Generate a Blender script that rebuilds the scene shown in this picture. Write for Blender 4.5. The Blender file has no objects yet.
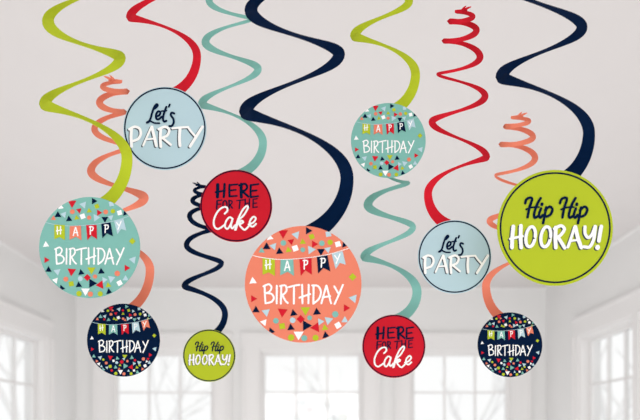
import bpy, bmesh, math, random
from mathutils import Vector
random.seed(7)
S = bpy.context.scene
C = S.collection
PI = math.pi

# ------------------------------------------------------------ camera, world, lights, exposure
EYE, F, CX, HZ = 1.30, 622.22, 320.0, 438.0
cam = bpy.data.cameras.new('camera'); camo = bpy.data.objects.new('camera', cam); C.objects.link(camo)
camo.location = (0, 0, EYE); camo.rotation_euler = (PI/2, 0, 0)
cam.lens = 35; cam.sensor_width = 36; cam.shift_y = (HZ-210)/640.0
cam.clip_start = 0.05; cam.clip_end = 200
cam.dof.use_dof = True; cam.dof.focus_distance = 1.12; cam.dof.aperture_fstop = 35/9.5
S.camera = camo

w = bpy.data.worlds.new('sky'); S.world = w; w.use_nodes = True
bg = w.node_tree.nodes['Background']
bg.inputs[0].default_value = (1.0, .997, .995, 1); bg.inputs[1].default_value = 1.08

def area(name, loc, rot, sx, sy, power, col=(1, 1, 1)):
    l = bpy.data.lights.new(name, 'AREA'); l.shape = 'RECTANGLE'; l.size = sx; l.size_y = sy
    l.energy = power; l.color = col
    o = bpy.data.objects.new(name, l); C.objects.link(o); o.location = loc; o.rotation_euler = rot
    return o
# added fill lamp behind the camera, standing in for daylight from there
area('rear_fill_lamp', (-.08, -5.2, 1.3), (PI/2, 0, 0), 4.1, 2.4, 117, (1, .995, .99))
# unseen upward lamp added at floor level, imitating light reflected off the floor
area('bounce_fill_lamp', (-.08, 2.5, .05), (PI, 0, 0), 4.1, 6.2, 74, (1, .98, .985))

S.view_settings.view_transform = 'Standard'; S.view_settings.look = 'None'
S.view_settings.gamma = 1; S.view_settings.exposure = 0.0
S.view_settings.use_curve_mapping = False

# ------------------------------------------------------------ helpers
def lin(c):
    c /= 255.0
    return c/12.92 if c <= .04045 else ((c+.055)/1.055)**2.4
def mat(name, rgb, rough=.6, spec=.25, k=1.0, bump=0, noise=0):
    m = bpy.data.materials.new(name); m.use_nodes = True
    nt = m.node_tree; b = nt.nodes['Principled BSDF']
    col = tuple(min(1, lin(v)*k) for v in rgb)
    b.inputs['Base Color'].default_value = (*col, 1)
    b.inputs['Roughness'].default_value = rough
    b.inputs['Specular IOR Level'].default_value = spec
    if noise or bump:
        tc = nt.nodes.new('ShaderNodeTexCoord'); n = nt.nodes.new('ShaderNodeTexNoise')
        n.inputs['Scale'].default_value = 6 if noise else 300
        nt.links.new(tc.outputs['Object'], n.inputs['Vector'])
        if noise:
            r = nt.nodes.new('ShaderNodeMixRGB'); r.blend_type = 'MIX'
            r.inputs[1].default_value = (*[v*(1-noise) for v in col], 1)
            r.inputs[2].default_value = (*[min(1, v*(1+noise)) for v in col], 1)
            nt.links.new(n.outputs['Fac'], r.inputs[0]); nt.links.new(r.outputs[0], b.inputs['Base Color'])
        if bump:
            bp = nt.nodes.new('ShaderNodeBump'); bp.inputs['Strength'].default_value = bump
            bp.inputs['Distance'].default_value = .0005
            nt.links.new(n.outputs['Fac'], bp.inputs['Height']); nt.links.new(bp.outputs['Normal'], b.inputs['Normal'])
    return m
K = 0.94
RGB = dict(lime=(182, 197, 48), navy=(5, 27, 58), red=(210, 34, 50), teal=(129, 188, 178),
           coral=(236, 134, 108), ice=(187, 214, 224), white=(255, 255, 255), grey=(58, 68, 80),
           maroon=(62, 18, 42), olive=(40, 56, 34))
M = {k: mat(k+'_card', v, .75, .03, K) for k, v in RGB.items()}
MF = {k: mat(k+'_foil', RGB[k], .8, .02, K*1.05) for k in ('lime', 'navy', 'red', 'teal', 'coral')}
M['wall'] = mat('painted_wall', (233, 233, 232), .8, .1, noise=.012)
M['ceil'] = mat('painted_ceiling', (219, 216, 215), .9, .05, noise=.01)
M['trim'] = mat('painted_trim', (235, 234, 233), .6, .15, noise=.006)
M['floor'] = mat('pale_floor', (205, 202, 200), .6, .2, noise=.05)
M['bark'] = mat('washed_out_bark', (243, 242, 241), .9, 0.0, noise=.04)  # glare put into the colour: bark near white, as if overexposed
M['snow'] = mat('snow', (240, 241, 243), .9, .05, noise=.02)
M['string'] = mat('clear_thread', (220, 218, 216), .3, .3)
g = bpy.data.materials.new('window_glass'); g.use_nodes = True; nt = g.node_tree
for n in list(nt.nodes):
    if n.type == 'BSDF_PRINCIPLED': nt.nodes.remove(n)
tr = nt.nodes.new('ShaderNodeBsdfTransparent'); gl = nt.nodes.new('ShaderNodeBsdfGlossy'); mx = nt.nodes.new('ShaderNodeMixShader')
tr.inputs[0].default_value = (.98, .985, .985, 1); gl.inputs['Roughness'].default_value = .02
mx.inputs[0].default_value = .05
nt.links.new(tr.outputs[0], mx.inputs[1]); nt.links.new(gl.outputs[0], mx.inputs[2])
nt.links.new(mx.outputs[0], nt.nodes['Material Output'].inputs['Surface']); M['glass'] = g

def obj(name, bm, mats, parent=None, loc=None):
    me = bpy.data.meshes.new(name); bm.to_mesh(me); bm.free()
    for m in (mats if isinstance(mats, (list, tuple)) else [mats]): me.materials.append(m)
    o = bpy.data.objects.new(name, me); C.objects.link(o)
    if parent: o.parent = parent
    if loc: o.location = loc
    return o
def box(bm, x0, x1, y0, y1, z0, z1):
    v = [bm.verts.new(p) for p in ((x0,y0,z0),(x1,y0,z0),(x1,y1,z0),(x0,y1,z0),(x0,y0,z1),(x1,y0,z1),(x1,y1,z1),(x0,y1,z1))]
    for f in ((3,2,1,0),(4,5,6,7),(0,1,5,4),(1,2,6,5),(2,3,7,6),(3,0,4,7)): bm.faces.new([v[i] for i in f])
def struct(o): o['kind'] = 'structure'; return o

# ------------------------------------------------------------ room
XL, XR, YB, YF, H = -2.197, 2.035, 5.60, -5.0, EYE+1.35
GT = EYE+.748; GB = .72                     # glass top and bottom
T = .16
def wall(name, a0, a1, holes, xf):
    """wall along an axis a from a0 to a1, thickness outwards 0..T; xf(a, t, z) -> world"""
    bm = bmesh.new()
    def bx(u0, u1, z0, z1):
        v = [bm.verts.new(xf(u, t, z)) for z in (z0, z1) for u, t in ((u0,0),(u1,0),(u1,T),(u0,T))]
        for f in ((3,2,1,0),(4,5,6,7),(0,1,5,4),(1,2,6,5),(2,3,7,6),(3,0,4,7)): bm.faces.new([v[i] for i in f])
    cur = a0
    for h0, h1 in holes:
        bx(cur, h0, 0, H); bx(h0, h1, 0, GB-.05); bx(h0, h1, GT+.05, H); cur = h1
    bx(cur, a1, 0, H)
    bmesh.ops.recalc_face_normals(bm, faces=bm.faces)
    return struct(obj(name, bm, M['wall']))
fb = lambda a, t, z: (a, YB+t, z)
fl = lambda a, t, z: (XL-t, a, z)
fr = lambda a, t, z: (XR+t, a, z)
px = lambda x: (x-CX)/F*YB
back = [(px(115), px(209.5)), (px(264.5), px(359)), (px(415.5), px(508.5))]
left = [(4.09, 4.93)]; right = [(4.06, 4.83)]
g_ = .05
wall('wall_back', XL, XR, [(a-g_, b+g_) for a, b in back], fb)
wall('wall_left', YF, YB+T, [(a-g_, b+g_) for a, b in left], fl)
wall('wall_right', YF, YB+T, [(a-g_, b+g_) for a, b in right], fr)
bm = bmesh.new(); box(bm, XL-T, XR+T, YF, YB+T, -.1, 0); struct(obj('floor', bm, M['floor']))
bm = bmesh.new(); box(bm, XL-T, XR+T, YF, YB+T, H, H+.1); struct(obj('ceiling', bm, M['ceil']))

def prof(bm, pts, a0, a1, xf):
    """extrude a (t, z) outline along a"""
    r = [[bm.verts.new(xf(a, t, z)) for t, z in pts] for a in (a0, a1)]
    n = len(pts)
    for i in range(n): bm.faces.new([r[0][i], r[0][(i+1) % n], r[1][(i+1) % n], r[1][i]])
    bm.faces.new(r[0]); bm.faces.new(r[1][::-1])
    bmesh.ops.recalc_face_normals(bm, faces=bm.faces)
crown = [(0, H), (-.008, H), (-.008, H-.004), (-.005, H-.010), (-.003, H-.014), (0, H-.016)]
base = [(0, 0), (-.016, 0), (-.016, .10), (-.008, .125), (0, .128)]
for nm, a0, a1, xf in (('back', XL, XR, fb), ('left', YF, YB, fl), ('right', YF, YB, fr)):
    bm = bmesh.new(); prof(bm, base, a0, a1, xf); struct(obj('baseboard_'+nm, bm, M['trim']))
for i, (a0, a1, xf) in enumerate(((XL, XR, fb), (YF, YB, fl), (YF, YB, fr))):
    bm = bmesh.new(); prof(bm, crown, a0, a1, xf); struct(obj('trim_%d' % (i+1), bm, M['wall']))

def window(n, a0, a1, xf, cas0=.12, cas1=.12):
    def B(bm, u0, u1, t0, t1, z0, z1):
        v = [bm.verts.new(xf(u, t, z)) for z in (z0, z1) for u, t in ((u0,t0),(u1,t0),(u1,t1),(u0,t1))]
        for f in ((3,2,1,0),(4,5,6,7),(0,1,5,4),(1,2,6,5),(2,3,7,6),(3,0,4,7)): bm.faces.new([v[i] for i in f])
        bmesh.ops.recalc_face_normals(bm, faces=bm.faces)
    # casing on the wall face = the window's own mesh
    bm = bmesh.new(); o0, o1 = a0-g_, a1+g_
    for s, e, c in ((-1, o0, cas0), (1, o1, cas1)):
        u = sorted((e, e+s*c)); B(bm, u[0], u[1], -.022, 0, GB-.05, GT+.05)
        u = sorted((e+s*(c-.022), e+s*c)); B(bm, u[0], u[1], -.036, -.022, GB-.05, GT+.05)
    B(bm, o0-cas0, o1+cas1, -.022, 0, GT+.05, GT+.17)
    B(bm, o0-cas0-.012, o1+cas1+.012, -.028, 0, GT+.17, GT+.195)
    # jamb lining
    B(bm, o0, o0+.018, 0, T, GB-.05, GT+.05); B(bm, o1-.018, o1, 0, T, GB-.05, GT+.05)
    B(bm, o0+.018, o1-.018, 0, T, GT+.032, GT+.05)
    root = struct(obj('window_%d' % n, bm, M['trim']))
    bm = bmesh.new(); B(bm, o0-cas0-.03, o1+cas1+.03, -.07, .05, GB-.085, GB-.05)
    B(bm, o0-cas0, o1+cas1, -.02, 0, GB-.19, GB-.085)
    obj('window_sill', bm, M['trim'], root)
    bm = bmesh.new(); s = .032
    B(bm, a0-s, a0, .07, .12, GB-.05, GT+s); B(bm, a1, a1+s, .07, .12, GB-.05, GT+s)
    B(bm, a0, a1, .07, .12, GT, GT+s); B(bm, a0, a1, .07, .12, GB-.05, GB)
    obj('sash', bm, M['trim'], root)
    bm = bmesh.new(); wd = (a1-a0)/3; hh = (GT-GB)/4
    for k in (1, 2): B(bm, a0+k*wd-.009, a0+k*wd+.009, .078, .106, GB, GT)
    for k in (1, 2, 3): B(bm, a0, a1, .080, .104, GB+k*hh-.009, GB+k*hh+.009)
    obj('muntin_grid', bm, M['trim'], root)
    bm = bmesh.new(); B(bm, a0, a1, .090, .093, GB, GT)
    obj('glass_pane', bm, M['glass'], root)
for i, (a, b) in enumerate(back):
    window(i+1, a, b, fb, cas0=(.14, .15, .135)[i], cas1=(.145, .135, .145)[i])
window(4, left[0][0], left[0][1], fl, .10, .09)
window(5, right[0][0], right[0][1], fr, .10, .07)

# ------------------------------------------------------------ outside
bm = bmesh.new(); box(bm, -30, 30, -6, 60, -.6, -.5)
o = struct(obj('ground', bm, M['snow']))
def tube(bm, p, q, r0, r1, n=7):
    p, q = Vector(p), Vector(q); d = (q-p).normalized()
    u = d.orthogonal().normalized(); v = d.cross(u)
    a = [bm.verts.new(p+(u*math.cos(2*PI*i/n)+v*math.sin(2*PI*i/n))*r0) for i in range(n)]
    b = [bm.verts.new(q+(u*math.cos(2*PI*i/n)+v*math.sin(2*PI*i/n))*r1) for i in range(n)]
    for i in range(n): bm.faces.new([a[i], a[(i+1) % n], b[(i+1) % n], b[i]])
    bm.faces.new(a[::-1]); bm.faces.new(b)
def grow(bm, p, d, L, r, lv):
    q = p+d*L; tube(bm, p, q, r, r*.72)
    if lv == 0: return
    for k in range(3):
        nd = (d+Vector((random.uniform(-.8, .8), random.uniform(-.8, .8), random.uniform(-.1, .5)))).normalized()
        grow(bm, p+d*L*random.uniform(.55, 1) if k else q, nd, L*random.uniform(.62, .8), r*.62, lv-1)
trees = [(-4.35, 9.2, 'pale bare tree outside the left side window'),
         (-5.0, 19.5, 'pale bare tree seen through the leftmost back window'),
         (.9, 21.0, 'pale bare tree seen through the middle back window'),
         (4.6, 19.0, 'pale bare tree seen through the right back window'),
         (4.25, 9.3, 'pale bare tree outside the right side window')]
for x, y, lab in trees:
    bm = bmesh.new(); grow(bm, Vector((0, 0, 0)), Vector((random.uniform(-.1, .1), 0, 1)).normalized(), 1.9, .09, 3)
    t = obj('bare_tree', bm, M['bark'], loc=(x, y, -.5))
    t['label'] = lab; t['category'] = 'tree'; t['group'] = 'bare trees outside the windows'

# ------------------------------------------------------------ swirl decorations
def W(x, y, d): return Vector(((x-CX)/F*d, d, EYE+(HZ-y)/F*d))

def ribbon(bm, pts):
    """pts: list of (centre, half-width vector, face normal)"""
    th = .0004; rows = []
    for c, hw, nn in pts:
        rows.append([bm.verts.new(c+hw+nn*th), bm.verts.new(c-hw+nn*th), bm.verts.new(c-hw-nn*th), bm.verts.new(c+hw-nn*th)])
    for a, b in zip(rows, rows[1:]):
        for i in range(4):
            f = bm.faces.new([a[i], a[(i+1) % 4], b[(i+1) % 4], b[i]]); f.smooth = i % 2 == 0
            e = bm.edges.get((a[i], b[i])); e.smooth = False
    bm.faces.new(rows[0][::-1]); bm.faces.new(rows[-1])
    bmesh.ops.recalc_face_normals(bm, faces=bm.faces)

def make_spiral(d, ext, end, extend, small=46):
    """ext: (x, y, width, bulge of the stretch that leaves this turn); end: (x, y, width)"""
    ext = list(ext)
    if extend:
        x0, y0, w0, _ = ext[0]; x1, y1 = ext[1][:2]
        cx = (x0+x1)/2; amp = (x0-x1)/2; dy = abs(y1-y0); w_ = w0; y_ = y0
        while abs(amp) > 7:
            amp *= -.86; dy = max(10, dy*.86); y_ -= dy; w_ = max(4.5, w_*.93)
            ext.insert(0, (cx+amp, y_, w_, 0))
    P = []
    n = len(ext)
    for i in range(n-1):
        xa, ya, wa, b = ext[i]; xb, yb, wb, _ = ext[i+1]
        side = -1 if (n-2-i) % 2 == 0 else 1          # the last stretch passes in front
        R = abs(xb-xa)/2/F*d; N = 26; sg = 1 if xb > xa else -1
        for k in range(N+(1 if i == n-2 else 0)):
            t = k/N; ct, st = math.cos(PI*t), math.sin(PI*t)
            x = (xa+xb)/2+(xa-xb)/2*ct
            y = ya+(yb-ya)*t+b*st
            wd = (wa+(wb-wa)*t)/F*d
            c = W(x, y, d+side*R*st)
            rad = Vector((-sg*ct, side*st, 0))
            tight = max(0, min(1, (small+14-abs(xb-xa))/28))
            P.append([c, rad*wd/2, (x, y), wd, st, tight])
    for j in range(len(P)):         # the paper stands face-on at each turn and tips edge-on between; tight coils stay open
        a, b = P[max(j-1, 0)][2], P[min(j+1, len(P)-1)][2]
        ax, ay = a; bx_, by_ = b
        L = math.hypot(bx_-ax, by_-ay)
        if L < 1e-4: continue
        st, tight, wd = P[j][4], P[j][5], P[j][3]
        wc = .28+.50*tight
        f = wc+(1-wc)*(1-st*st)**(1-.5*tight)
        v = Vector((-(by_-ay)/L*f, 0, -(bx_-ax)/L*f))*wd/2
        v.y = -st*wd/2*(.85-.6*tight)
        c = P[j][0]; v.x += v.y*c.x/c.y; v.z += v.y*(c.z-EYE)/c.y
        P[j][1] = v
    # last piece: hangs down and turns flat to the card
    xa, ya, wa, _ = ext[-1]; xe, ye, we = end; PH = 1.12
    s = 1 if xa > ext[-2][0] else -1
    N = 22
    v_prev = abs(ya-ext[-2][1])+PI*abs(ext[-2][3]); v_last = (ye-ya)*PH/math.sin(PH)
    A = min(.45, v_last/v_prev)*R
    for k in range(1, N+1):
        f = k/N; ph = PH*f
        x = xa+(xe-xa)*(1-math.cos(ph))/(1-math.cos(PH)); y = ya+(ye-ya)*math.sin(ph)/math.sin(PH)
        tx = (xe-xa)*math.sin(ph)/(1-math.cos(PH)); ty = (ye-ya)*math.cos(ph)/math.sin(PH)
        L = math.hypot(tx, ty); nx, ny = ty/L*s, tx/L*s       # image-plane normal, outward
        wd = (wa+(we-wa)*f)/F*d
        P.append([W(x, y, d+A*math.sin(PI*f)), Vector((nx, 0, ny)).normalized()*wd/2, None, 0, -1])
    for j in range(1, len(P)):
        if P[j][1].x*P[j-1][1].x+P[j][1].z*P[j-1][1].z < 0 and P[j][4] == -1: P[j][1] = -P[j][1]
    out = []
    for j in range(len(P)):
        c, hw = P[j][:2]
        tan = (P[min(j+1, len(P)-1)][0]-P[max(j-1, 0)][0]).normalized()
        nn = hw.cross(tan); nn = nn.normalized() if nn.length > 1e-9 else Vector((0, 0, 1))
        out.append((c, hw, nn))
    # taper the inner tip of the spiral
    for j in range(6):
        c, hw, nn = out[j]; out[j] = (c, hw*(.35+.65*j/6), nn)
    return out, ext

def make_hook(root, mt, p0, d, sc, dirn):
    """the cut centre tab of the spiral, bent up into two little points"""
    bm = bmesh.new(); u = sc/F*d
    def leaf(pts, wds):
        pp = [p0+Vector((x*u*dirn, y*u, z*u)) for x, y, z in pts]; out = []
        for j, c in enumerate(pp):
            tan = (pp[min(j+1, len(pp)-1)]-pp[max(j-1, 0)]).normalized()
            sd = tan.cross(Vector((0, 1, 0))).normalized()
            out.append((c, sd*wds[j]*u/2, Vector((0, 1, 0))))
        ribbon(bm, out)
    leaf([(0, 0, 0), (-5, .5, .6), (-9, 1, 1.4), (-12, 1, 2.2), (-14, 1, 1.6)], [3, 3.6, 3.6, 2.6, .8])
    leaf([(-8, -.5, 1), (-9.5, -.5, 3), (-11, -.5, 4.8), (-12.5, -.5, 6)], [3, 2.6, 1.6, .3])
    leaf([(-11, -1, 1.6), (-14, -1, 3.2), (-16.5, -1, 4.2), (-18, -1, 4.6)], [2.6, 2.2, 1.3, .3])
    return obj('hook', bm, mt, root)

# ---- printed artwork, all in card units (disc radius 1)
def frame(x0, y0, s, cx, cy, r):
    return lambda p: ((x0+p[0]/s-cx)/r, (cy-(y0+p[1]/s))/r)
def smooth(pts, n=6):
    if len(pts) < 3: return pts
    q = [pts[0]]+list(pts)+[pts[-1]]; out = []
    for i in range(1, len(q)-2):
        for k in range(n):
            t = k/n; o = []
            for c in (0, 1):
                a, b, c_, d_ = q[i-1][c], q[i][c], q[i+1][c], q[i+2][c]
                o.append(.5*(2*b+(c_-a)*t+(2*a-5*b+4*c_-d_)*t*t+(3*b-a-3*c_+d_)*t**3))
            out.append(tuple(o))
    out.append(pts[-1]); return out
def poly(bm, pts, y, mi=0):
    f = bm.faces.new([bm.verts.new((p[0], y, p[1])) for p in pts]); f.material_index = mi
    if f.normal.length == 0: f.normal_update()
    if f.normal.y > 0: f.normal_flip()
LAY = [0]
def stroke(bm, pts, wd, y, mi=0):
    """one round-ended brush stroke; it rises a hair along its length so that crossings stack cleanly"""
    pts = smooth(pts); LAY[0] = (LAY[0]+1) % 8
    y -= LAY[0]*1.3e-5; up = 4e-6
    L, Rr = [], []
    for j, p in enumerate(pts):
        a = pts[max(j-1, 0)]; b = pts[min(j+1, len(pts)-1)]
        dx, dy = b[0]-a[0], b[1]-a[1]; l = math.hypot(dx, dy) or 1
        nx, ny = -dy/l*wd/2, dx/l*wd/2
        L.append(bm.verts.new((p[0]+nx, y-j*up, p[1]+ny))); Rr.append(bm.verts.new((p[0]-nx, y-j*up, p[1]-ny)))
    def face(vs):
        f = bm.faces.new(vs); f.material_index = mi; f.normal_update()
        if f.normal.y > 0: f.normal_flip()
    for j in range(len(pts)-1): face([L[j], L[j+1], Rr[j+1], Rr[j]])
    for e, q, A, B in ((pts[0], pts[1], L[0], Rr[0]), (pts[-1], pts[-2], Rr[-1], L[-1])):
        a0 = math.atan2(A.co.z-e[1], A.co.x-e[0])
        face([A]+[bm.verts.new((e[0]+math.cos(a0+PI*k/6)*wd/2, A.co.y, e[1]+math.sin(a0+PI*k/6)*wd/2)) for k in range(1, 6)]+[B])
def ell(cx, cy, rx, ry, tilt=0, n=14):
    o = []
    for k in range(n+1):
        a = 2*PI*k/n; x, y = rx*math.cos(a), ry*math.sin(a)
        o.append((cx+x+tilt*y, cy+y))
    return o
def text(name, strokes, fr_, wd, mts, parent, R, y=-.0006, shadow=None):
    bm = bmesh.new()
    if shadow:
        for s_ in strokes: 
            pts, m = (s_[0], s_[1]) if isinstance(s_, tuple) else (s_, 1)
            stroke(bm, [((fr_(p)[0]+shadow[0])*R, (fr_(p)[1]+shadow[1])*R) for p in pts], wd*m*R, y+.0002, 1)
    for s_ in strokes:
        pts, m = (s_[0], s_[1]) if isinstance(s_, tuple) else (s_, 1)
        stroke(bm, [(fr_(p)[0]*R, fr_(p)[1]*R) for p in pts], wd*m*R, y, 0)
    return obj(name, bm, mts, parent)

fA = frame(124, 98, 7.62, 165.2, 129, 41.5)
LETS = [([(238, 88), (260, 66), (252, 56), (234, 78), (218, 122), (206, 165), (192, 190), (178, 195)], 1),
        ([(182, 190), (202, 183), (236, 198), (274, 200)], .8),
        [(250, 150), (274, 138), (280, 117), (264, 110), (248, 135), (250, 164), (268, 170), (290, 152)],
        [(326, 76), (310, 120), (301, 160), (308, 186), (326, 182)], ([(290, 108), (328, 104)], .7),
        ([(352, 58), (345, 74)], .9),
        [(386, 126), (368, 120), (360, 138), (378, 165), (382, 195), (368, 220), (350, 222)]]
PARTY = [([(62, 238), (58, 300), (62, 375)], 1.15), [(45, 245), (85, 226), (122, 240), (132, 280), (112, 318), (72, 335)],
         ([(212, 228), (180, 300), (150, 368)], .8), ([(216, 228), (234, 300), (250, 370)], 1.15), ([(172, 322), (240, 315)], .7),
         ([(284, 240), (280, 310), (284, 376)], 1.1), [(268, 244), (318, 226), (348, 250), (332, 292), (290, 312)], ([(300, 312), (360, 362)], .9),
         ([(430, 240), (426, 310), (430, 370)], 1.15), ([(372, 238), (430, 232), (492, 228)], .85),
         ([(492, 230), (515, 262), (548, 300)], .85), ([(600, 226), (556, 296), (506, 375)], 1.1)]
fB = frame(208, 180, 7.63, 236.3, 206.3, 36)
HERE = [([(76, 40), (76, 85), (74, 134)], 1.5), ([(128, 36), (126, 90), (122, 134)], 1.1), ([(60, 98), (130, 86)], .9),
        [(166, 42), (164, 85), (166, 130)], ([(166, 44), (226, 38)], .8), ([(166, 86), (214, 80)], .8), ([(166, 130), (222, 126)], .8),
        ([(256, 38), (254, 85), (256, 136)], 1.4), [(240, 46), (282, 34), (300, 58), (286, 82), (258, 92)], [(264, 92), (310, 132)],
        [(328, 44), (326, 90), (328, 136)], ([(328, 44), (386, 36)], .8), ([(328, 90), (372, 84)], .8), ([(328, 136), (384, 128)], .8)]
FORTHE = [([(72, 162), (68, 224)], 1.2), ([(72, 162), (108, 158)], .8), ([(72, 190), (100, 188)], .8),
          ell(131, 190, 15, 27), ([(163, 160), (162, 222)], 1.1), ([(160, 162), (184, 166), (182, 186), (166, 193)], .9), [(168, 193), (188, 220)],
          ([(220, 162), (276, 156)], .8), [(246, 158), (240, 222)], ([(286, 152), (284, 216)], 1), ([(318, 150), (317, 215)], 1), ([(286, 184), (318, 180)], .8),
          [(346, 152), (345, 214)], ([(346, 152), (378, 147)], .8), ([(346, 183), (372, 180)], .8), ([(346, 214), (378, 210)], .8)]
CAKE = [[(130, 262), (150, 240), (144, 214), (112, 216), (74, 250), (48, 310), (52, 360), (82, 378), (128, 348)],
        [(190, 302), (166, 290), (140, 320), (132, 360), (150, 378), (172, 350), (190, 302), (178, 352), (188, 374), (210, 350)],
        [(208, 384), (230, 310), (264, 238), (296, 204), (306, 218), (276, 272), (238, 312), (214, 384)],
        [(226, 346), (256, 316), (270, 328), (244, 346), (262, 372), (284, 384), (312, 358)],
        [(312, 344), (346, 330), (366, 300), (348, 286), (322, 318), (322, 350), (344, 360), (368, 340)]]
fC = frame(500, 190, 5.818, 554.5, 228.3, 57.8)
def hip(o):
    s = [[(142, 82), (150, 60), (170, 50), (182, 60), (166, 110), (156, 164)], [(232, 52), (210, 92), (194, 145), (198, 166), (214, 158)],
         ([(148, 118), (182, 106), (222, 104)], .7), [(234, 112), (222, 150), (230, 166), (244, 150)], ([(240, 86), (239, 90)], 1.2),
         [(264, 106), (254, 160), (246, 198)], [(258, 122), (284, 102), (300, 118), (288, 148), (264, 160)]]
    r = []
    for q in s:
        p, m = (q[0], q[1]) if isinstance(q, tuple) else (q, 1)
        r.append(([(a+o, b) for a, b in p], m))
    return r
HIPHIP = hip(0)+hip(202)
HOORAY = [([(74, 216), (68, 280), (66, 338)], 1.2), ([(118, 212), (116, 280), (120, 338)], 1.2), ([(56, 288), (128, 272)], .8),
          (ell(174, 276, 27, 58, -.12), 1), (ell(262, 276, 28, 58, -.12), 1),
          ([(320, 222), (318, 280), (320, 338)], 1.2), [(312, 230), (350, 212), (370, 232), (350, 264), (326, 282)], ([(336, 282), (372, 340)], 1.1),
          ([(430, 218), (410, 280), (390, 336)], .9), ([(434, 218), (448, 280), (468, 338)], 1.2), ([(404, 300), (458, 292)], .7),
          [(490, 218), (490, 256), (508, 280), (530, 262), (548, 216)], ([(550, 216), (540, 290), (516, 334), (484, 334)], 1),
          ([(584, 216), (576, 260), (570, 300)], 1.2), ([(563, 336), (562, 339)], 1.5)]
fD = frame(255, 280, 6.737, 303.2, 284.6, 58.2)
BDAY = [([(66, 42), (68, 100), (72, 160)], 1), [(58, 46), (94, 32), (112, 52), (100, 80), (74, 92)], [(74, 92), (110, 96), (128, 122), (112, 150), (72, 160)],
        [(148, 42), (147, 160)], [(178, 42), (175, 162)], [(170, 44), (204, 40), (214, 68), (200, 94), (178, 106)], [(186, 106), (204, 140), (222, 158)],
        [(226, 52), (264, 42), (300, 36)], [(263, 46), (262, 162)], [(318, 36), (320, 160)], [(362, 36), (360, 160)], [(300, 122), (372, 98)],
        [(395, 42), (393, 160)], [(385, 40), (424, 44), (444, 82), (430, 130), (393, 162)],
        [(480, 42), (447, 160)], [(482, 42), (512, 160)], [(456, 120), (506, 112)], [(534, 46), (562, 96)], [(592, 36), (566, 98), (536, 164)]]
fE = frame(245, 225, 5.333, 303.2, 284.6, 58.2)
PEN = [[(95, 178), (160, 182), (160, 275), (128, 255), (95, 268)], [(190, 188), (258, 185), (262, 275), (228, 252), (188, 272)],
       [(290, 182), (355, 180), (357, 268), (322, 245), (298, 275)], [(383, 172), (440, 165), (455, 250), (418, 232), (390, 262)],
       [(462, 158), (520, 142), (537, 215), (505, 205), (483, 238)]]
PL = [[[(113, 192), (115, 238)], [(134, 190), (133, 236)], [(108, 218), (140, 212)]],
      [[(225, 196), (212, 246)], [(227, 196), (240, 246)], [(216, 230), (238, 227)]],
      [[(317, 190), (316, 238)], [(311, 193), (332, 194), (331, 212), (317, 217)]],
      [[(409, 180), (407, 228)], [(403, 183), (425, 183), (424, 202), (409, 207)]],
      [[(478, 166), (492, 186)], [(506, 158), (486, 208)]]]
fF = frame(240, 220, 3.36, 303.2, 284.6, 58.2)
# kind, colour, x, y, size, angle
CONF = [('t','R',145,46,24,180),('t','I',189,52,20,200),('t','N',229,38,18,30),('s','L',241,58,14,20),('t','W',101,61,16,10),('s','I',297,49,15,10),
 ('t','R',172,74,16,190),('t','L',211,76,15,5),('t','R',249,83,17,150),('o','T',146,79,15,0),('o','T',275,80,15,0),('o','L',303,77,14,0),('s','W',329,83,15,15),
 ('t','N',90,92,19,0),('t','I',113,90,18,200),('s','W',186,97,16,20),('o','T',211,102,13,0),('t','I',238,102,21,35),('t','N',133,108,18,5),('t','L',163,103,15,10),
 ('t','N',272,107,19,180),('t','I',295,101,16,190),('t','N',351,85,16,20),('t','T',73,105,15,0),('t','W',44,207,18,5),('s','L',378,193,16,45),('t','I',381,265,21,200),
 ('t','R',45,266,17,30),('t','R',356,297,18,30),('t','N',54,304,18,0),('t','I',88,311,20,190),('t','R',143,310,24,175),('t','N',180,315,18,10),('t','L',220,304,23,180),
 ('t','N',258,311,19,5),('o','T',320,318,17,0),('s','R',204,334,17,45),('o','T',234,330,13,0),('o','I',177,338,15,0),('o','T',121,340,15,0),('t','W',81,345,17,200),
 ('t','I',270,343,17,35),('t','I',297,338,21,170),('t','I',352,338,17,0),('s','L',142,358,16,10),('t','N',171,363,18,5),('t','N',222,356,25,30),('t','R',255,362,24,-25),
 ('t','L',285,364,16,10),('s','W',329,355,16,30),('t','N',105,375,17,20),('t','W',197,386,24,180),('o','L',254,397,16,0),('o','T',216,398,16,0),('t','N',288,389,18,10),('o','L',172,396,17,0)]
EXTRA = [('o','L',130,60,13,0),('o','R',210,58,12,0),('t','I',265,62,15,30),('t','L',175,108,13,0),('t','W',320,66,13,30),('o','R',110,106,11,0),('t','T',222,110,13,0),
 ('t','T',70,330,14,30),('o','L',105,322,12,0),('s','W',160,328,12,20),('t','I',215,318,14,200),('o','R',275,325,13,0),('t','W',338,332,13,20),('t','L',195,352,13,0),
 ('t','I',125,365,15,190),('o','R',150,380,13,0),('t','T',190,372,13,0),('s','W',270,380,12,10),('t','I',240,382,13,0),('t','T',315,372,15,30),('o','L',300,352,12,0),
 ('t','I',95,358,13,0),('t','R',345,318,14,180),('t','T',155,58,12,30),('o','W',255,98,10,0),('t','L',345,102,12,0)]
def clip(pts, r=.995, n=56):
    for k in range(n):
        a = 2*PI*(k+.5)/n; nx, ny = math.cos(a), math.sin(a); out = []
        for i in range(len(pts)):
            p, q = pts[i-1], pts[i]; dp = p[0]*nx+p[1]*ny-r; dq = q[0]*nx+q[1]*ny-r
            if (dp <= 0) != (dq <= 0):
                t = dp/(dp-dq); out.append((p[0]+(q[0]-p[0])*t, p[1]+(q[1]-p[1])*t))
            if dq <= 0: out.append(q)
        pts = out
        if len(pts) < 3: return []
    return pts

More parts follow.
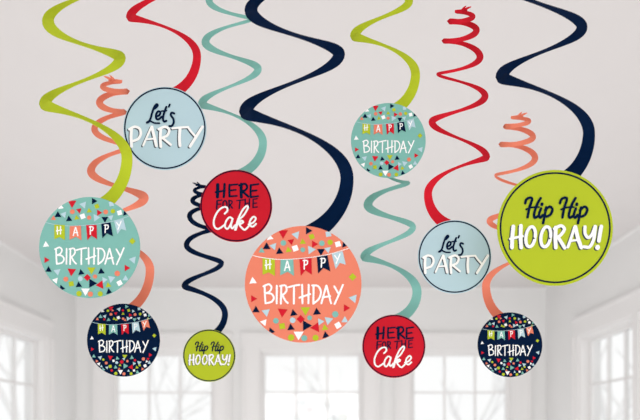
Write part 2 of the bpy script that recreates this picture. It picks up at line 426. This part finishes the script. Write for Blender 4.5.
def disc_bm(R, th=.0016, n=96):
    bm = bmesh.new(); b = .0003
    rings = []
    for rr, y in ((R-b, 0), (R, b), (R, th-b), (R-b, th)):
        rings.append([bm.verts.new((rr*math.cos(2*PI*k/n), y, rr*math.sin(2*PI*k/n))) for k in range(n)])
    for a, c in zip(rings, rings[1:]):
        for k in range(n): bm.faces.new([a[k], a[(k+1) % n], c[(k+1) % n], c[k]])
    bm.faces.new(rings[0]); bm.faces.new(rings[-1][::-1])
    bmesh.ops.recalc_face_normals(bm, faces=bm.faces)
    return bm
def ring(R, r0, r1, mt, parent, n=96):
    bm = bmesh.new()
    for k in range(n):
        a, b = 2*PI*k/n, 2*PI*(k+1)/n
        poly(bm, [(R*r*math.cos(t), R*r*math.sin(t)) for r, t in ((r0, a), (r1, a), (r1, b), (r0, b))], -.0003)
    return obj('border_ring', bm, mt, parent)

THEME = {  # base colour -> confetti colours, pennant colours
    'teal': (dict(R='red', I='ice', N='navy', L='lime', W='white', T='coral'), ('lime', 'coral', 'red', 'navy', 'ice')),
    'coral': (dict(R='red', I='ice', N='navy', L='lime', W='white', T='teal'), ('lime', 'teal', 'red', 'navy', 'ice')),
    'navy': (dict(R='red', I='ice', N='teal', L='lime', W='white', T='coral'), ('lime', 'teal', 'red', 'ice', 'coral'))}
def birthday(parent, base, loc, R):
    cmap, pens = THEME[base]
    bm = disc_bm(R); names = ['lime', 'coral', 'red', 'navy', 'ice', 'white', 'teal']
    yy = -.0003
    for k_, c_, x, y, s, a in CONF+(EXTRA if base == 'navy' else []):
        col = cmap[c_]; cx, cy = fF((x, y)); h = s*(1.32 if base != 'navy' else 1.08)/3.36/58.2/2
        n = {'t': 3, 's': 4, 'o': 8}[k_]; rr = h*(1.22 if n == 3 else 1.25 if n == 4 else 1.0)
        a0 = math.radians(a)+PI/2+(PI/4 if n == 4 else 0)
        pts = clip([(cx+rr*math.cos(a0+2*PI*i/n), cy+rr*math.sin(a0+2*PI*i/n)) for i in range(n)])
        if len(pts) > 2:
            yy -= 4e-6; poly(bm, [(p[0]*R, p[1]*R) for p in pts], yy, 1+names.index(col))
    card = obj('birthday_card', bm, [M[base]]+[M[n] for n in names], parent, loc)
    bm = bmesh.new()
    stroke(bm, [(fE(p)[0]*R, fE(p)[1]*R) for p in ((44, 166), (95, 177), (190, 187), (290, 182), (380, 172), (460, 156), (552, 128))], .011*R, -.0006)
    obj('bunting_string', bm, M['ice' if base != 'coral' else 'white'], card)
    for q, ls, pc in zip(PEN, PL, pens):
        bm = bmesh.new(); pp = [(fE(p)[0]*R, fE(p)[1]*R) for p in q]
        poly(bm, [pp[0], pp[1], pp[3]], -.0007); poly(bm, [pp[1], pp[2], pp[3]], -.0007); poly(bm, [pp[0], pp[3], pp[4]], -.0007)
        for s_ in ls: stroke(bm, [(fE(p)[0]*R, fE(p)[1]*R) for p in s_], .022*R, -.0009, 1)
        f = obj('pennant', bm, [M[pc], M['white']], card); f['label'] = {'ice': 'pale blue'}.get(pc, pc)+' pennant with a white letter'
    text('lettering', BDAY, fD, .033, M['white'], card, R)
    return card
def party(parent, base, loc, R):
    card = obj('party_card', disc_bm(R), M['ice'], parent, loc)
    ring(R, .945, .98, M['navy'], card)
    text('lettering', PARTY, fA, .063, [M['white'], M['grey']], card, R, shadow=(-.026, -.018))['label'] = 'white capital lettering with a grey shadow'
    text('lettering', LETS, fA, .052, M['navy'], card, R, y=-.0011)['label'] = 'navy script lettering'
    return card
def cake(parent, base, loc, R):
    card = obj('cake_card', disc_bm(R), M['red'], parent, loc)
    ring(R, .95, .99, M['maroon'], card)
    text('lettering', HERE, fB, .062, M['navy'], card, R)['label'] = 'navy capital lettering'
    text('lettering', FORTHE, fB, .040, M['navy'], card, R)['label'] = 'small navy capital lettering'
    text('lettering', CAKE, fB, .052, M['white'], card, R, y=-.0011)['label'] = 'white script lettering'
    return card
def hooray(parent, base, loc, R):
    card = obj('hooray_card', disc_bm(R), M['lime'], parent, loc)
    ring(R, *((.928, .958) if R > .06 else (.945, .985)), M['navy'], card)
    text('lettering', HOORAY, fC, .054, [M['white'], M['grey']], card, R, shadow=(-.022, -.014))['label'] = 'white capital lettering with a grey shadow'
    text('lettering', HIPHIP, fC, .046, M['navy'], card, R, y=-.0011)['label'] = 'navy script lettering'
    return card

def swirl(label, foil, d, ext, end, make, base, cx, cy, r, extend=False, hook=None):
    top = W(ext[0][0], ext[0][1], d)
    root = bpy.data.objects.new('hanging_swirl', None); C.objects.link(root)
    root.empty_display_size = .02
    root['label'] = label; root['category'] = 'party decoration'; root['group'] = 'hanging swirl decorations'
    pts, e2 = make_spiral(d, ext, end, extend)
    c0 = W(cx, cy, d); root.location = c0
    bm = bmesh.new(); ribbon(bm, pts)
    bmesh.ops.translate(bm, verts=bm.verts, vec=-c0)
    obj('spiral', bm, MF[foil], root)
    sc, dirn = hook or (1.0, 1)
    hk = make_hook(root, MF[foil], pts[0][0]-c0, d, sc, dirn)
    if extend:
        bm = bmesh.new(); p = pts[0][0]-c0+Vector((-9*dirn*sc/F*d, 0, .006)); tube(bm, p, Vector((p.x, p.y, H-c0.z)), .0004, .0004, 6)
        obj('string', bm, M['string'], root)
    R = r/F*d
    make(root, base, Vector((0, -.0026, 0)), R)
    return root

swirl('large mint confetti birthday card on a wide lime green swirl, at far left', 'lime', 1.05,
      [(120, -20, 11, -4), (48, 21, 12, 5), (120, 58, 11.5, 0), (45, 104, 12, -12), (127, 158, 11, 0)], (100, 206, 14),
      birthday, 'teal', 90.1, 247.9, 50.4, extend=True)
swirl('navy confetti birthday card on a coral swirl hanging below the large mint card', 'coral', 1.25,
      [(122, 81.5, 4, -1.5), (102.5, 86.5, 5, 2), (127, 91.5, 6, -3.5), (99.5, 102.5, 7, 3.5), (125, 111.5, 5, -3.5), (94.5, 129, 6.5, 3.5),
       (132, 147, 5, -5), (91, 171, 8, 2), (144, 198, 9.5, 0), (88, 228, 8, -8), (150, 270, 8.5, 0)], (130, 309, 10),
      birthday, 'navy', 123.8, 340.3, 36.4, hook=(1.0, 1))
swirl('larger of the two pale blue party cards, on a red swirl at upper left', 'red', 1.15,
      [(172, -18, 8, 0), (130.5, 17, 9, -10), (197, 56, 8, 0)], (174, 93, 11),
      party, 'ice', 165.2, 129, 41.5, extend=True)
swirl('larger of the two red cake cards, on a mint swirl beside the small navy swirl', 'teal', 1.22,
      [(246, -24, 6, 0), (209, 0, 7, 4), (252, 19, 3, -4), (205.5, 42, 8, 1), (258, 69, 7.5, 0), (202, 104, 8, -9), (263, 143, 8, 0)], (238, 175, 10),
      cake, 'red', 236.3, 206.3, 36, extend=True)
swirl('smallest lime green hooray card, on a slim navy swirl', 'navy', 1.30,
      [(206, 186.5, 3, -1), (194.5, 190.5, 3.5, 1.3), (208, 194.5, 4, -2), (192.5, 200.5, 4.5, 2), (211, 207, 4.5, -3), (189.5, 216, 5, 4), (214, 229, 4.5, -3.5), (186.5, 245, 5.5, 2),
       (221.5, 263, 5, 0), (184.5, 286, 6, -6), (225, 314, 6, 0)], (210, 336, 7),
      hooray, 'lime', 209.4, 355.7, 26.2, hook=(.75, 1))
swirl('large coral confetti birthday card on the wide navy swirl in the middle', 'navy', 1.0,
      [(330, -34, 11, -3), (251, 10, 13, 3), (339, 54, 12, 0), (246, 112, 14, -15), (347, 178, 13, 0)], (302, 238, 20),
      birthday, 'coral', 303.2, 284.6, 58.2, extend=True)
swirl('small mint confetti birthday card on a lime green swirl, right of centre', 'lime', 1.12,
      [(348, -34, 9, 0), (409, 1, 8, -1), (355, 36, 10, -9), (415.5, 74, 9, 0)], (392, 111, 12),
      birthday, 'teal', 388.2, 141, 37.3, extend=True)
swirl('smaller red cake card on a mint swirl emerging below the small mint birthday card', 'teal', 1.28,
      [(397, 140, 3, 0), (384, 145, 3, 0), (399, 150, 4, 0), (380, 157, 4, 0), (402, 164, 5, 0), (381, 166, 3, 5.5), (408.5, 182.5, 3.5, -4), (368, 205, 9, 1), (413, 227, 6, 0), (364.5, 257, 8.5, -9), (417, 292, 9, 0)], (396, 320, 11),
      cake, 'red', 393.7, 346.4, 31.5)
swirl('smaller of the two pale blue party cards, on a red swirl right of centre', 'red', 1.14,
      [(455, 11.5, 4, -1.5), (473, 16.5, 5, 2), (450, 21.5, 6, -3), (476.5, 30, 6.5, 4), (444, 41, 5, -5.5), (480, 57, 7, 4), (437.5, 74, 2.5, -3), (485, 96, 7, 2),
       (432, 122, 7, -1), (486.5, 157, 7, -8), (428, 194, 8, 0)], (448, 225, 12),
      party, 'ice', 454.3, 257.2, 36.7, hook=(.9, -1))
swirl('large lime green hooray card on a wide navy swirl, at right', 'navy', 1.0,
      [(490, -26, 12, 2), (582, 27, 11, 0), (502, 77, 13, -13), (589, 133, 12, 0)], (561, 182, 17),
      hooray, 'lime', 554.5, 228.3, 57.8, extend=True)
swirl('navy confetti birthday card on a coral swirl hanging below the large hooray card', 'coral', 1.26,
      [(511, 117.5, 3.5, -1), (529, 121, 4.5, 1.5), (505.5, 126.5, 5.5, -3), (533, 137, 6, 3), (501, 144.5, 5, -5), (535, 158, 6.5, 4), (495.5, 175, 2.5, 0), (541, 196, 6, 2),
       (489.5, 221, 6, 0), (547, 248, 6, -7), (486, 286, 8, 0)], (502, 318, 10),
      birthday, 'navy', 509.6, 344.9, 32.3, hook=(.9, -1))
